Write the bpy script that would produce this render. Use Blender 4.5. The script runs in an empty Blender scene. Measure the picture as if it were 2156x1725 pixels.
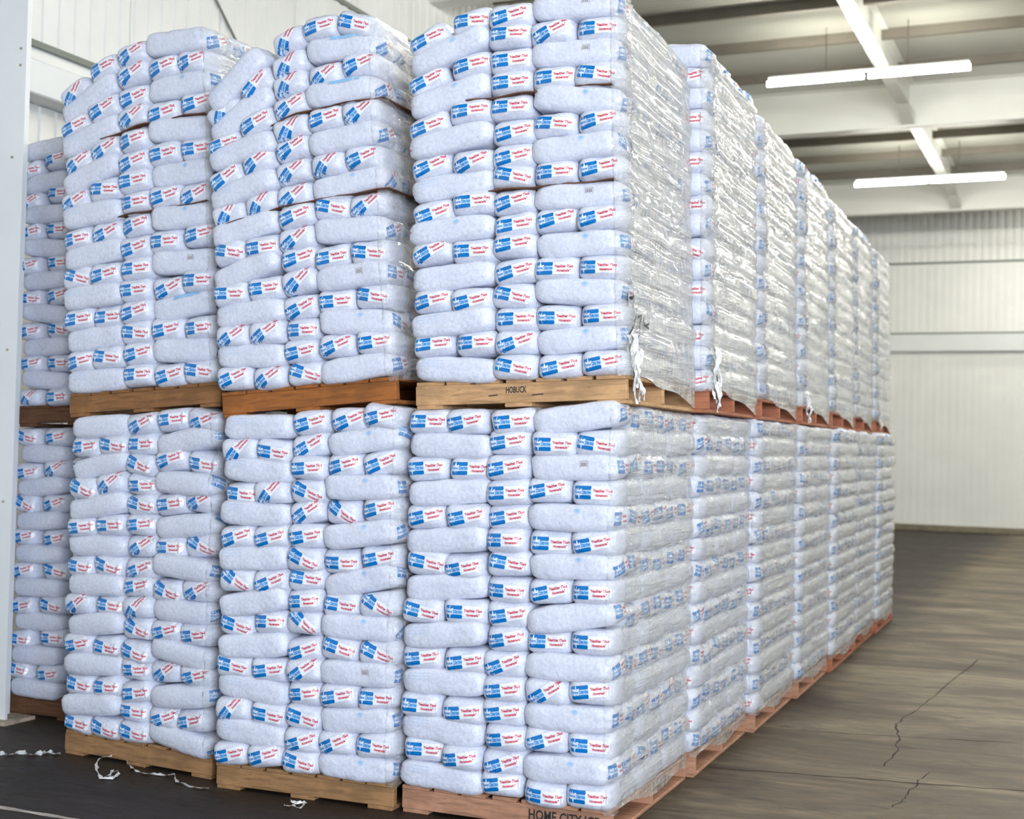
import bpy, bmesh, math, random
import numpy as np
from mathutils import Vector, Matrix, Euler, noise
from mathutils.bvhtree import BVHTree

random.seed(7)
RNG = np.random.default_rng(11)
C = bpy.context.scene.collection
SC = bpy.context.scene
R = math.radians

# ------------------------------------------------------------------ camera
FPX, YAW, PITCH, ROLL = 2869.41, 0.4069617, 0.0265032, 0.0229338
EYE = Vector((1.9198, -5.6429, 1.6992))
fw = Vector((-math.sin(YAW) * math.cos(PITCH), math.cos(YAW) * math.cos(PITCH), math.sin(PITCH)))
r0 = Vector((math.cos(YAW), math.sin(YAW), 0)); u0 = r0.cross(fw)
rt = r0 * math.cos(ROLL) + u0 * math.sin(ROLL); up = -r0 * math.sin(ROLL) + u0 * math.cos(ROLL)
cam = bpy.data.objects.new('camera', bpy.data.cameras.new('camera')); C.objects.link(cam)
cam.matrix_world = Matrix(((rt.x, up.x, -fw.x, EYE.x), (rt.y, up.y, -fw.y, EYE.y), (rt.z, up.z, -fw.z, EYE.z), (0, 0, 0, 1)))
cam.data.sensor_width = 36; cam.data.lens = FPX * 36 / 2156
cam.data.clip_start = 0.05; cam.data.clip_end = 200
cam.data.dof.use_dof = True; cam.data.dof.focus_distance = 6.4; cam.data.dof.aperture_fstop = 2.4
SC.camera = cam

# ------------------------------------------------------------------ world, added cool fill from behind the camera, exposure
w = bpy.data.worlds.new('world'); SC.world = w; w.use_nodes = True
w.node_tree.nodes['Background'].inputs[0].default_value = (0.86, 0.92, 1.0, 1)
w.node_tree.nodes['Background'].inputs[1].default_value = 0.30
def area(name, loc, target, sx, sy, power, col):
    l = bpy.data.lights.new(name, 'AREA'); l.shape = 'RECTANGLE'; l.size = sx; l.size_y = sy; l.energy = power; l.color = col
    o = bpy.data.objects.new(name, l); C.objects.link(o); o.location = loc
    o.rotation_euler = (Vector(target) - Vector(loc)).to_track_quat('-Z', 'Y').to_euler(); return o
area('added_cool_fill', (7.0, -9.6, 2.7), (-1.5, 0, 2.0), 3.2, 3.2, 760, (0.77, 0.855, 1.0))  # unseen cool fill added behind the camera to brighten the stack fronts
LAMP_W = 82.0
LAMP_COL = (1.0, 0.985, 0.885)
SC.view_settings.view_transform = 'Standard'; SC.view_settings.look = 'None'
SC.view_settings.gamma = 1.0; SC.view_settings.use_curve_mapping = False
SC.view_settings.exposure = 0.88

# ------------------------------------------------------------------ material helpers
def mat(name):
    m = bpy.data.materials.new(name); m.use_nodes = True
    nt = m.node_tree; return m, nt, nt.nodes['Principled BSDF']
def nd(nt, t, **k):
    n = nt.nodes.new(t)
    for a, v in k.items(): setattr(n, a, v)
    return n
def coords(nt, scale=(1, 1, 1), kind='Object', rot=(0, 0, 0)):
    tc = nd(nt, 'ShaderNodeTexCoord'); mp = nd(nt, 'ShaderNodeMapping')
    mp.inputs['Scale'].default_value = scale; mp.inputs['Rotation'].default_value = rot
    nt.links.new(tc.outputs[kind], mp.inputs[0]); return mp.outputs[0]
def noise_tex(nt, vec, scale, detail=4, rough=0.55, dist=0.0):
    n = nd(nt, 'ShaderNodeTexNoise'); n.inputs['Scale'].default_value = scale; n.inputs['Detail'].default_value = detail
    n.inputs['Roughness'].default_value = rough; n.inputs['Distortion'].default_value = dist
    nt.links.new(vec, n.inputs['Vector']); return n.outputs['Fac']
def ramp(nt, fac, stops):
    r = nd(nt, 'ShaderNodeValToRGB'); e = r.color_ramp.elements
    while len(e) < len(stops): e.new(0.5)
    for x, (p, c) in zip(e, stops): x.position = p; x.color = (*c, 1) if len(c) == 3 else c
    nt.links.new(fac, r.inputs[0]); return r.outputs[0]
def bump(nt, h, strength, dist, normal=None):
    b = nd(nt, 'ShaderNodeBump'); b.inputs['Strength'].default_value = strength; b.inputs['Distance'].default_value = dist
    nt.links.new(h, b.inputs['Height'])
    if normal: nt.links.new(normal, b.inputs['Normal'])
    return b.outputs[0]
def mixc(nt, fac, a, b, mode='MIX'):
    m = nd(nt, 'ShaderNodeMix', data_type='RGBA', blend_type=mode)
    for s, v in ((0, fac), (6, a), (7, b)):
        if hasattr(v, 'is_linked'): nt.links.new(v, m.inputs[s])
        else: m.inputs[s].default_value = v if s == 0 else (*v, 1)
    return m.outputs[2]
def simple(name, col, rough=0.5, metal=0, var=0.0, scale=20, spec=0.5):
    m, nt, b = mat(name)
    b.inputs['Roughness'].default_value = rough; b.inputs['Metallic'].default_value = metal
    b.inputs['Specular IOR Level'].default_value = spec
    if var:
        f = noise_tex(nt, coords(nt), scale)
        nt.links.new(ramp(nt, f, [(0.3, tuple(c * (1 - var) for c in col)), (0.7, tuple(min(1, c * (1 + var)) for c in col))]), b.inputs['Base Color'])
    else: b.inputs['Base Color'].default_value = (*col, 1)
    return m

M = {}
def make_ice():
    m, nt, b = mat('bagged_ice')
    v = coords(nt)
    f1 = noise_tex(nt, v, 70, 5, 0.7); f2 = noise_tex(nt, v, 9, 3)
    col = ramp(nt, f1, [(0.30, (0.57, 0.60, 0.70)), (0.50, (0.69, 0.715, 0.81)), (0.68, (0.80, 0.82, 0.90))])
    col = mixc(nt, ramp(nt, f2, [(0.35, (0, 0, 0)), (0.7, (0.5, 0.5, 0.5))]), col, (0.71, 0.74, 0.85))
    nt.links.new(col, b.inputs['Base Color'])
    b.inputs['Roughness'].default_value = 0.42
    n1 = bump(nt, f1, 0.35, 0.006)
    f3 = noise_tex(nt, v, 28, 2, 0.5, 0.6)
    nt.links.new(bump(nt, f3, 0.35, 0.012, n1), b.inputs['Normal'])
    b.inputs['Subsurface Weight'].default_value = 0.35; b.inputs['Subsurface Scale'].default_value = 0.03; b.inputs['Subsurface Radius'].default_value = (0.8, 0.9, 1.0)
    b.inputs['Coat Weight'].default_value = 0.35; b.inputs['Coat Roughness'].default_value = 0.12
    f4 = noise_tex(nt, coords(nt, (1, 1, 1)), 40, 3, 0.6, 1.2)
    nt.links.new(bump(nt, f4, 0.5, 0.01), b.inputs['Coat Normal'])
    return m
M['ice'] = make_ice()
M['blue'] = simple('blue_print', (0.0, 0.17, 0.50), 0.3, var=0.10, scale=60)
M['midblue'] = simple('light_blue_print', (0.30, 0.56, 0.84), 0.3, var=0.08, scale=80)
M['textblue'] = simple('blue_lettering_print', (0.01, 0.22, 0.58), 0.3, var=0.08, scale=80)
M['white'] = simple('white_print', (0.86, 0.86, 0.90), 0.3, var=0.03, scale=60)
M['pale'] = simple('pale_star_print', (0.74, 0.82, 0.93), 0.3, var=0.04, scale=80)
M['red'] = simple('red_print', (0.62, 0.02, 0.06), 0.3, var=0.10, scale=60)
M['faint'] = simple('faint_blue_print', (0.48, 0.63, 0.84), 0.35, var=0.15, scale=40)
M['black'] = simple('black_ink', (0.03, 0.028, 0.03), 0.5, var=0.3, scale=60)

def make_film(name, base, amp, rough):
    m, nt, b = mat(name)
    v = coords(nt)
    s1 = noise_tex(nt, coords(nt, (1.2, 1.5, 20)), 1.6, 5, 0.62, 0.35)
    s2 = noise_tex(nt, coords(nt, (3, 14, 3.0), rot=(R(18), 0, 0)), 2.2, 4, 0.6, 0.9)
    s3 = noise_tex(nt, v, 24, 3, 0.6, 1.5)
    mx = nd(nt, 'ShaderNodeMath', operation='MAXIMUM'); nt.links.new(s1, mx.inputs[0]); nt.links.new(s2, mx.inputs[1])
    fac = ramp(nt, mx.outputs[0], [(0.42, (base - amp,) * 3), (0.56, (base,) * 3), (0.74, (min(1, base + amp * 1.6),) * 3)])
    col = ramp(nt, s1, [(0.35, (0.86, 0.86, 0.80)), (0.65, (0.97, 0.97, 0.92))])
    nt.links.new(col, b.inputs['Base Color'])
    b.inputs['Roughness'].default_value = rough; b.inputs['Specular IOR Level'].default_value = 1.0; b.inputs['Coat Weight'].default_value = 0.6; b.inputs['Coat Roughness'].default_value = 0.08
    n = bump(nt, s1, 1.0, 0.05); n = bump(nt, s2, 0.3, 0.02, n); n = bump(nt, s3, 0.12, 0.01, n)
    nt.links.new(n, b.inputs['Normal'])
    la = nd(nt, 'ShaderNodeAttribute', attribute_name='layers'); ml = nd(nt, 'ShaderNodeMath', operation='MULTIPLY'); nt.links.new(la.outputs['Fac'], ml.inputs[0]); nt.links.new(fac, ml.inputs[1]); fac = ml.outputs[0]
    tr = nd(nt, 'ShaderNodeBsdfTransparent'); mix = nd(nt, 'ShaderNodeMixShader')
    nt.links.new(fac, mix.inputs[0]); nt.links.new(tr.outputs[0], mix.inputs[1]); nt.links.new(b.outputs[0], mix.inputs[2])
    nt.links.new(mix.outputs[0], nt.nodes['Material Output'].inputs[0])
    return m
M['film_thin'] = make_film('stretch_film_thin', 0.46, 0.22, 0.2)
M['film_mid'] = make_film('stretch_film_double', 0.60, 0.2, 0.18)
M['film_thick'] = make_film('stretch_film_thick', 0.72, 0.24, 0.12)
M['film_scrap'] = simple('torn_white_film', (0.80, 0.80, 0.78), 0.3, var=0.1, scale=60)

def make_wood(name, c, dark=0.55):
    m, nt, b = mat(name)
    f = noise_tex(nt, coords(nt, (3, 26, 26)), 2.0, 5, 0.6, 0.8)
    g = noise_tex(nt, coords(nt), 5, 4)
    col = ramp(nt, f, [(0.3, tuple(x * dark for x in c)), (0.55, c), (0.8, tuple(min(1, x * 1.25) for x in c))])
    col = mixc(nt, ramp(nt, g, [(0.45, (0, 0, 0)), (0.75, (0.7, 0.7, 0.7))]), col, tuple(x * 0.45 for x in c))
    nt.links.new(col, b.inputs['Base Color']); b.inputs['Roughness'].default_value = 0.75
    nt.links.new(bump(nt, f, 0.3, 0.004), b.inputs['Normal']); return m
WOOD = {'tan': make_wood('tan_pallet_wood', (0.38, 0.205, 0.085)), 'pink': make_wood('pinkish_pallet_wood', (0.50, 0.255, 0.15)),
        'yellow': make_wood('yellowish_pallet_wood', (0.60, 0.35, 0.165)), 'orange': make_wood('orange_brown_pallet_wood', (0.36, 0.12, 0.022)),
        'red': make_wood('red_brown_pallet_wood', (0.44, 0.16, 0.08)), 'brown': make_wood('brown_pallet_wood', (0.29, 0.13, 0.042)),
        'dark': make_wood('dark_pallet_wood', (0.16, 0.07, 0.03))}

# ------------------------------------------------------------------ mesh helpers
def link(name, me, parent=None, mats=()):
    o = bpy.data.objects.new(name, me); C.objects.link(o)
    if parent: o.parent = parent
    for x in mats: me.materials.append(x)
    return o
def mesh(name, verts, faces, mats=(), smooth=False, midx=None):
    me = bpy.data.meshes.new(name); me.from_pydata([tuple(v) for v in verts], [], [tuple(f) for f in faces])
    for x in mats: me.materials.append(x)
    if smooth: me.polygons.foreach_set('use_smooth', [True] * len(me.polygons))
    if midx is not None: me.polygons.foreach_set('material_index', midx)
    me.update(); return me
def box_bm(bm, c, s, bev=0.0, rot=None):
    r = bmesh.ops.create_cube(bm, size=1.0)
    mtx = Matrix.Translation(c) @ (rot.to_matrix().to_4x4() if rot else Matrix()) @ Matrix.Diagonal((*s, 1))
    bmesh.ops.transform(bm, matrix=mtx, verts=r['verts'])
    if bev:
        ed = list({e for v in r['verts'] for e in v.link_edges})
        bmesh.ops.bevel(bm, geom=ed, offset=bev, segments=1, affect='EDGES')
def bm_obj(name, bm, m, parent=None, smooth=False):
    me = bpy.data.meshes.new(name); bm.to_mesh(me); bm.free(); me.materials.append(m)
    if smooth: me.polygons.foreach_set('use_smooth', [True] * len(me.polygons))
    return link(name, me, parent)
def box(name, lo, hi, m, parent=None, bev=0.0):
    bm = bmesh.new(); lo = Vector(lo); hi = Vector(hi)
    box_bm(bm, (lo + hi) / 2, hi - lo, bev); return bm_obj(name, bm, m, parent)
def structure(o): o['kind'] = 'structure'; return o
def tag(o, label, cat, group=None):
    o['label'] = label; o['category'] = cat
    if group: o['group'] = group
    return o
def empty(name, mtx): 
    o = bpy.data.objects.new(name, None); C.objects.link(o); o.empty_display_size = 0.2; o.matrix_world = mtx; return o
def tube_mesh(name, pts, rad, seg=8, m=None, parent=None):
    verts = []; faces = []
    for i, p in enumerate(pts):
        a = Vector(pts[max(0, i - 1)]); b = Vector(pts[min(len(pts) - 1, i + 1)]); d = (b - a).normalized()
        q = d.to_track_quat('Z', 'Y'); rr = rad[i] if isinstance(rad, (list, tuple)) else rad
        for k in range(seg):
            t = 2 * math.pi * k / seg; verts.append(Vector(p) + q @ Vector((math.cos(t) * rr, math.sin(t) * rr, 0)))
    for i in range(len(pts) - 1):
        for k in range(seg): faces.append((i * seg + k, i * seg + (k + 1) % seg, (i + 1) * seg + (k + 1) % seg, (i + 1) * seg + k))
    faces.append(tuple(range(seg))[::-1]); faces.append(tuple((len(pts) - 1) * seg + k for k in range(seg)))
    return link(name, mesh(name, verts, faces, [m], True), parent)

# ------------------------------------------------------------------ room
XL, XR, YB, YF, ZC = -5.0, 16.0, 26.26, -16.0, 7.28
def make_floor():
    m, nt, b = mat('worn_concrete')
    v1 = noise_tex(nt, coords(nt, (0.55, 1.7, 1)), 0.9, 8, 0.66, 0.8)
    v2 = noise_tex(nt, coords(nt, (0.9, 3.0, 1)), 5.0, 7, 0.7, 0.9)
    v3 = noise_tex(nt, coords(nt, (1.2, 2.5, 1)), 2.2, 4, 0.6)
    a = ramp(nt, v1, [(0.30, (0.055, 0.041, 0.029)), (0.50, (0.165, 0.130, 0.090)), (0.70, (0.37, 0.31, 0.215))])
    bcol = ramp(nt, v2, [(0.32, (0.40, 0.38, 0.36)), (0.55, (0.95, 0.95, 0.94)), (0.75, (1, 1, 1))])
    col = mixc(nt, 1.0, a, bcol, 'MULTIPLY')
    col = mixc(nt, ramp(nt, v3, [(0.60, (0, 0, 0)), (0.72, (0.8, 0.8, 0.8))]), col, (0.035, 0.027, 0.022))
    # near-black tone over the concrete toward the left, with a wavering edge
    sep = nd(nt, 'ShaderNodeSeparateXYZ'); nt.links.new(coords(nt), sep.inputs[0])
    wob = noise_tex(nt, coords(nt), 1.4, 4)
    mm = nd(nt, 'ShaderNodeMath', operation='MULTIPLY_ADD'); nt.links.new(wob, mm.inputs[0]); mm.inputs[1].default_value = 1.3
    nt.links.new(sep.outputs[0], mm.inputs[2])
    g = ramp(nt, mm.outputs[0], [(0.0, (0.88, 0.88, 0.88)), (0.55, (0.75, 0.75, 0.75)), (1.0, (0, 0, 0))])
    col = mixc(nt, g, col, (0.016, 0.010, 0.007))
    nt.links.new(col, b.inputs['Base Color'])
    b.inputs['Specular IOR Level'].default_value = 0.22
    nt.links.new(ramp(nt, v2, [(0.3, (0.45,) * 3), (0.7, (0.7,) * 3)]), b.inputs['Roughness'])
    nt.links.new(bump(nt, v2, 0.25, 0.01), b.inputs['Normal']); return m
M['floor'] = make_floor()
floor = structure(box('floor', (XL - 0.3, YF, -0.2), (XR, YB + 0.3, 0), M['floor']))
M['crack'] = simple('dark_floor_crack', (0.03, 0.022, 0.016), 0.9, var=0.3, scale=30)
M['paint'] = simple('worn_white_floor_paint', (0.50, 0.44, 0.38), 0.6, var=0.35, scale=14)
def strip(name, pts, wid, m, parent, z=0.0008):
    vs = []; fs = []; n = len(pts)
    P2 = []
    for i in range(n - 1):
        for k in range(6):
            t = k / 6; P2.append((pts[i][0] * (1 - t) + pts[i + 1][0] * t + random.uniform(-1, 1) * 0.012, pts[i][1] * (1 - t) + pts[i + 1][1] * t + random.uniform(-1, 1) * 0.012))
    P2.append(pts[-1])
    for i, p in enumerate(P2):
        a = Vector(P2[max(0, i - 1)]); b = Vector(P2[min(len(P2) - 1, i + 1)]); d = (b - a).normalized(); nn = Vector((-d.y, d.x)) * wid * random.uniform(0.25, 0.75)
        q = Vector(p); vs += [(q.x + nn.x, q.y + nn.y, z), (q.x - nn.x, q.y - nn.y, z)]
    for i in range(len(P2) - 1): fs.append((2 * i, 2 * i + 1, 2 * i + 3, 2 * i + 2))
    return link(name, mesh(name, vs, fs, [m]), parent)
CRACKS = []  # filled below from floor positions
def floor_pt(px, py):
    d = fw * FPX + rt * (px - 1078) - up * (py - 862.5); t = -EYE.z / d.z; q = EYE + d * t; return (q.x, q.y)
for pl, wd in (([(2060, 1389), (1967, 1468), (1907, 1509), (1886, 1528), (1892, 1554), (1888, 1580), (1862, 1614)], 0.010),
               ([(1686, 1539), (1800, 1546), (1982, 1556), (2140, 1565)], 0.012),
               ([(1492, 1617), (1705, 1632), (1892, 1647), (2156, 1666)], 0.014),
               ([(1955, 1625), (1926, 1655), (1903, 1681), (1880, 1700)], 0.007)):
    strip('crack', [floor_pt(*p) for p in pl], wd, M['crack'], floor)
pl = [(-5.0, -0.83), (-3.6, -0.81), (-2.6, -0.81), (-2.1, -0.81), (-1.2, -0.82)]
vs = []; fs = []
for i in range(61):
    x = -5 + 3.8 * i / 60; wd = 0.018 + 0.006 * math.sin(i * 1.7) + random.uniform(-0.004, 0.004)
    vs += [(x, -0.81 + wd, 0.001), (x, -0.81 - wd, 0.001)]
    if i: fs.append((2 * i - 2, 2 * i - 1, 2 * i + 1, 2 * i))
link('painted_line', mesh('painted_line', vs, fs, [M['paint']]), floor)

def make_panel_white(name, col, rough=0.4):
    m, nt, b = mat(name)
    f = noise_tex(nt, coords(nt), 1.5, 4)
    nt.links.new(ramp(nt, f, [(0.3, tuple(c * 0.93 for c in col)), (0.7, col)]), b.inputs['Base Color'])
    b.inputs['Roughness'].default_value = rough; return m
M['wall'] = make_panel_white('white_insulated_panel', (0.86, 0.86, 0.825), 0.3)
M['seam'] = simple('grey_green_seam', (0.20, 0.22, 0.19), 0.6)
M['steel'] = make_panel_white('white_painted_steel', (0.84, 0.86, 0.85), 0.45)
M['curb'] = simple('dirty_concrete_curb', (0.22, 0.19, 0.13), 0.8, var=0.25, scale=4)
def rib_panel(name, a, b, z0, z1, nrm, m, parent, pitch=0.165, depth=0.012):
    """corrugated sheet from a to b (xy), ribs every pitch, standing proud along nrm"""
    a = Vector(a); b = Vector(b); L = (b - a).length; d = (b - a) / L; n = Vector(nrm); prof = []
    s = 0.0
    while s < L - 1e-6:
        for ds, h in ((0, 0), (0.035, 0), (0.045, 1), (0.12, 1), (0.13, 0)):
            if s + ds <= L: prof.append((s + ds, h * depth))
        s += pitch
    prof.append((L, 0))
    vs = []; fs = []
    for s, h in prof:
        q = a + d * s + n * h; vs += [(q.x, q.y, z0), (q.x, q.y, z1)]
    for i in range(len(prof) - 1): fs.append((2 * i, 2 * i + 2, 2 * i + 3, 2 * i + 1))
    return link(name, mesh(name, vs, fs, [m]), parent)
# left wall: solid core, ribbed panels, seams, guard beam
wl = structure(box('wall_left', (XL - 0.25, YF, 0), (XL - 0.005, YB, ZC), M['wall']))
y = -3.0
while y < YB - 0.2:
    y2 = min(y + 1.155, YB)
    for z0, z1 in ((0.0, 4.02), (4.46, 6.02), (6.06, ZC)):
        rib_panel('panel', (XL, y), (XL, y2 - 0.006), z0, z1, (1, 0), M['wall'], wl)
    y = y2
for i, z in enumerate((4.45, 6.04)):
    structure(box('trim_%d' % (i + 1), (XL - 0.01, -3, z - 0.022), (XL + 0.035, YB, z + 0.022), M['seam']))
structure(box('trim_3', (XL - 0.01, -3, 4.03), (XL + 0.22, YB, 4.27), M['steel'], bev=0.01))
# back wall
wb = structure(box('wall_back', (XL - 0.25, YB + 0.005, 0), (XR, YB + 0.3, ZC), M['wall']))
x = XL
while x < 5:
    x2 = x + 1.155
    rib_panel('panel', (x, YB), (x2 - 0.006, YB), 6.06, ZC, (0, -1), M['wall'], wb, depth=0.02)
    for z0, z1 in ((4.47, 6.02), (0.14, 4.02)):
        rib_panel('panel', (x, YB), (x2 - 0.006, YB), z0, z1, (0, -1), M['wall'], wb, depth=0.003)
    x = x2
structure(box('trim_4', (XL, YB - 0.03, 6.015), (XR, YB + 0.01, 6.06), M['seam']))
structure(box('trim_5', (XL, YB - 0.05, 4.42), (XR, YB + 0.01, 4.46), M['seam']))
structure(box('trim_6', (XL, YB - 0.22, 4.03), (XR, YB + 0.01, 4.41), M['steel'], bev=0.01))
structure(box('baseboard_back', (XL, YB - 0.16, 0), (XR, YB + 0.01, 0.14), M['curb'], bev=0.015))
# ceiling, girders, purlins
def make_ceiling():
    m, nt, b = mat('glossy_white_roof_sheet')
    wv = nd(nt, 'ShaderNodeTexWave', wave_type='BANDS', bands_direction='Y'); wv.inputs['Scale'].default_value = 3.2
    nt.links.new(coords(nt), wv.inputs[0])
    b.inputs['Base Color'].default_value = (0.42, 0.415, 0.37, 1); b.inputs['Roughness'].default_value = 0.14
    nt.links.new(bump(nt, wv.outputs['Fac'], 0.35, 0.012), b.inputs['Normal']); return m
M['ceil'] = make_ceiling()
M['purlin'] = simple('grey_purlin_steel', (0.13, 0.115, 0.09), 0.5, var=0.1, scale=3)
M['girder'] = make_panel_white('white_girder_paint', (0.70, 0.70, 0.65), 0.4)
ceil = structure(box('ceiling', (XL - 0.25, YF, ZC + 0.02), (XR, YB + 0.3, ZC + 0.15), M['ceil']))
GY = (-7.1, 0.4, 7.9, 15.4, 22.9)
PY = []
for g in GY:
    for k, f in enumerate((1.6, 3.1, 4.6, 6.2)): PY.append(g + f)
edges = sorted(PY + list(GY) + [YF, YB])
for a, b in zip(edges[:-1], edges[1:]):
    if b > YB: continue
    box('panel', (XL, a + 0.01, ZC - 0.012), (XR, b - 0.01, ZC + 0.02), M['ceil'], ceil)
n = 7
for yy in PY:
    if yy > YB - 0.2: continue
    bm = bmesh.new()
    box_bm(bm, Vector(((XL + XR) / 2, yy, ZC - 0.075)), Vector((XR - XL, 0.012, 0.13)))
    box_bm(bm, Vector(((XL + XR) / 2, yy + 0.035, ZC - 0.14)), Vector((XR - XL, 0.07, 0.01)))
    structure(bm_obj('trim_%d' % n, bm, M['purlin'])); n += 1
for g in GY:
    bm = bmesh.new()
    box_bm(bm, Vector(((XL + XR) / 2, g, ZC - 0.32)), Vector((XR - XL, 0.02, 0.64)))
    for z in (0.012, 0.655): box_bm(bm, Vector(((XL + XR) / 2, g, ZC - z)), Vector((XR - XL, 0.24, 0.022)))
    structure(bm_obj('trim_%d' % n, bm, M['girder'])); n += 1
for bx in (-0.76, 3.44, 7.64):
    for g in GY[:-1]:
        bm = bmesh.new(); L = 7.5 - 0.04; yc = g + 3.75
        box_bm(bm, Vector((bx, yc, ZC - 0.24)), Vector((0.016, L, 0.44)))
        for z in (0.01, 0.46): box_bm(bm, Vector((bx, yc, ZC - z)), Vector((0.18, L, 0.02)))
        # triangular stiffener at the girder
        for s in (1,):
            vs = [bm.verts.new((bx + dx, g + 7.5 - 0.02, zz)) for dx in (-0.09, 0.09) for zz in (ZC - 0.46, ZC - 0.66)]
            vt = [bm.verts.new((bx + dx, g + 7.5 - 0.75, ZC - 0.46)) for dx in (-0.09, 0.09)]
            bm.faces.new((vs[0], vs[1], vt[0])); bm.faces.new((vs[2], vt[1], vs[3])); bm.faces.new((vs[1], vs[3], vt[1], vt[0]))
        structure(bm_obj('trim_%d' % n, bm, M['girder'])); n += 1
# white column at the left
bm = bmesh.new()
box_bm(bm, Vector((-4.195, 0.60, 2.9)), Vector((0.46, 0.02, 5.8)))
box_bm(bm, Vector((-4.195, 0.66, 2.9)), Vector((0.02, 0.14, 5.8)))
box_bm(bm, Vector((-4.215, 0.735, 2.9)), Vector((0.28, 0.02, 5.8)))
col = structure(bm_obj('column', bm, M['steel']))
M['plate'] = simple('rusty_cream_base_plate', (0.45, 0.36, 0.27), 0.7, var=0.3, scale=20)
box('base_plate', (-4.5, 0.52, 0.0), (-3.90, 0.77, 0.02), M['plate'], col)
for z, dx in ((2.2, 0.12), (3.35, 0.16), (1.3, 0.1), (4.0, 0.02), (3.9, 0.02)):
    tube_mesh('bolt', [(-4.0 - dx * 0.3, 0.591, z), (-4.0 - dx * 0.3, 0.585, z)], 0.008, 8, M['plate'], col)
# thin cable slung down the left wall
tube_mesh('cable', [(XL + 0.03, 2.2, 6.73), (XL + 0.03, 3.0, 6.08), (XL + 0.03, 3.81, 5.42), (XL + 0.03, 4.16, 5.12), (XL + 0.03, 4.9, 4.5)], 0.011, 8, M['seam'])
tag(bpy.data.objects['cable'], 'dark cable slung diagonally down the ribbed white wall above the left stacks', 'cable')

# ------------------------------------------------------------------ fluorescent fixtures
def make_lamp_mat():
    m, nt, b = mat('glowing_fluorescent_tube')
    b.inputs['Base Color'].default_value = (0.9, 0.9, 0.88, 1)
    b.inputs['Emission Color'].default_value = (*LAMP_COL, 1); b.inputs['Emission Strength'].default_value = LAMP_W; return m
M['tube'] = make_lamp_mat()
M['housing'] = simple('white_lamp_housing', (0.8, 0.8, 0.78), 0.4)
def fixture(x, y, z, label):
    t = empty('ceiling_lamp', Matrix.Translation((x, y, z)))
    bm = bmesh.new(); box_bm(bm, Vector((0, 0, 0.075)), Vector((2.46, 0.045, 0.03)), 0.005); bm_obj('housing', bm, M['housing'], t)
    for s in (-1, 1):
        tube_mesh('tube', [(s * 0.03 + (0 if s > 0 else -1.21), 0, 0), (s * 0.03 + (1.21 if s > 0 else 0), 0, 0)], 0.034, 10, M['tube'], t)
    for s in (-1, 1):
        tube_mesh('hanger', [(s * 0.5, 0, 0.09), (s * 0.5, 0, ZC - 0.2 - z)], 0.006, 6, M['purlin'], t)
    tag(t, label, 'lamp', 'twin tube lamps under the roof'); return t
fixture(-0.80, 11.6, 6.42, 'twin fluorescent tube lamp under the roof, the nearer of the two in view')
fixture(-0.82, 18.6, 6.42, 'twin fluorescent tube lamp under the roof, the farther one above the back wall')
for (x, y, lab) in ((-0.8, 4.6, 'added lamp under the roof straight above the nearest upper stacks, out of the picture'),  # unseen tube lamps added out of frame to raise the brightness
                    (3.4, -9.4, 'added aisle lamp far behind the camera, out of the picture'), (3.4, -2.4, 'added aisle lamp just beside the nearest stacks, out of the picture'),
                    (3.4, 4.6, 'added aisle lamp over the third and fourth loads, out of the picture'), (3.4, 11.6, 'added aisle lamp level with the nearer visible lamp, out of the picture'),
                    (3.4, 18.6, 'added aisle lamp level with the farther visible lamp, out of the picture'), (7.6, -2.4, 'added unseen lamp beyond the aisle, level with the camera'),
                    (7.6, 4.6, 'added unseen lamp beyond the aisle, level with the middle loads'), (7.6, 11.6, 'added unseen lamp beyond the aisle, level with the last loads'),
                    (3.4, 24.6, 'added aisle lamp right up against the back wall, out of the picture'),
                    (7.6, 18.6, 'added unseen lamp beyond the aisle, next to the back wall')):
    fixture(x, y, 6.42, lab)

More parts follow.
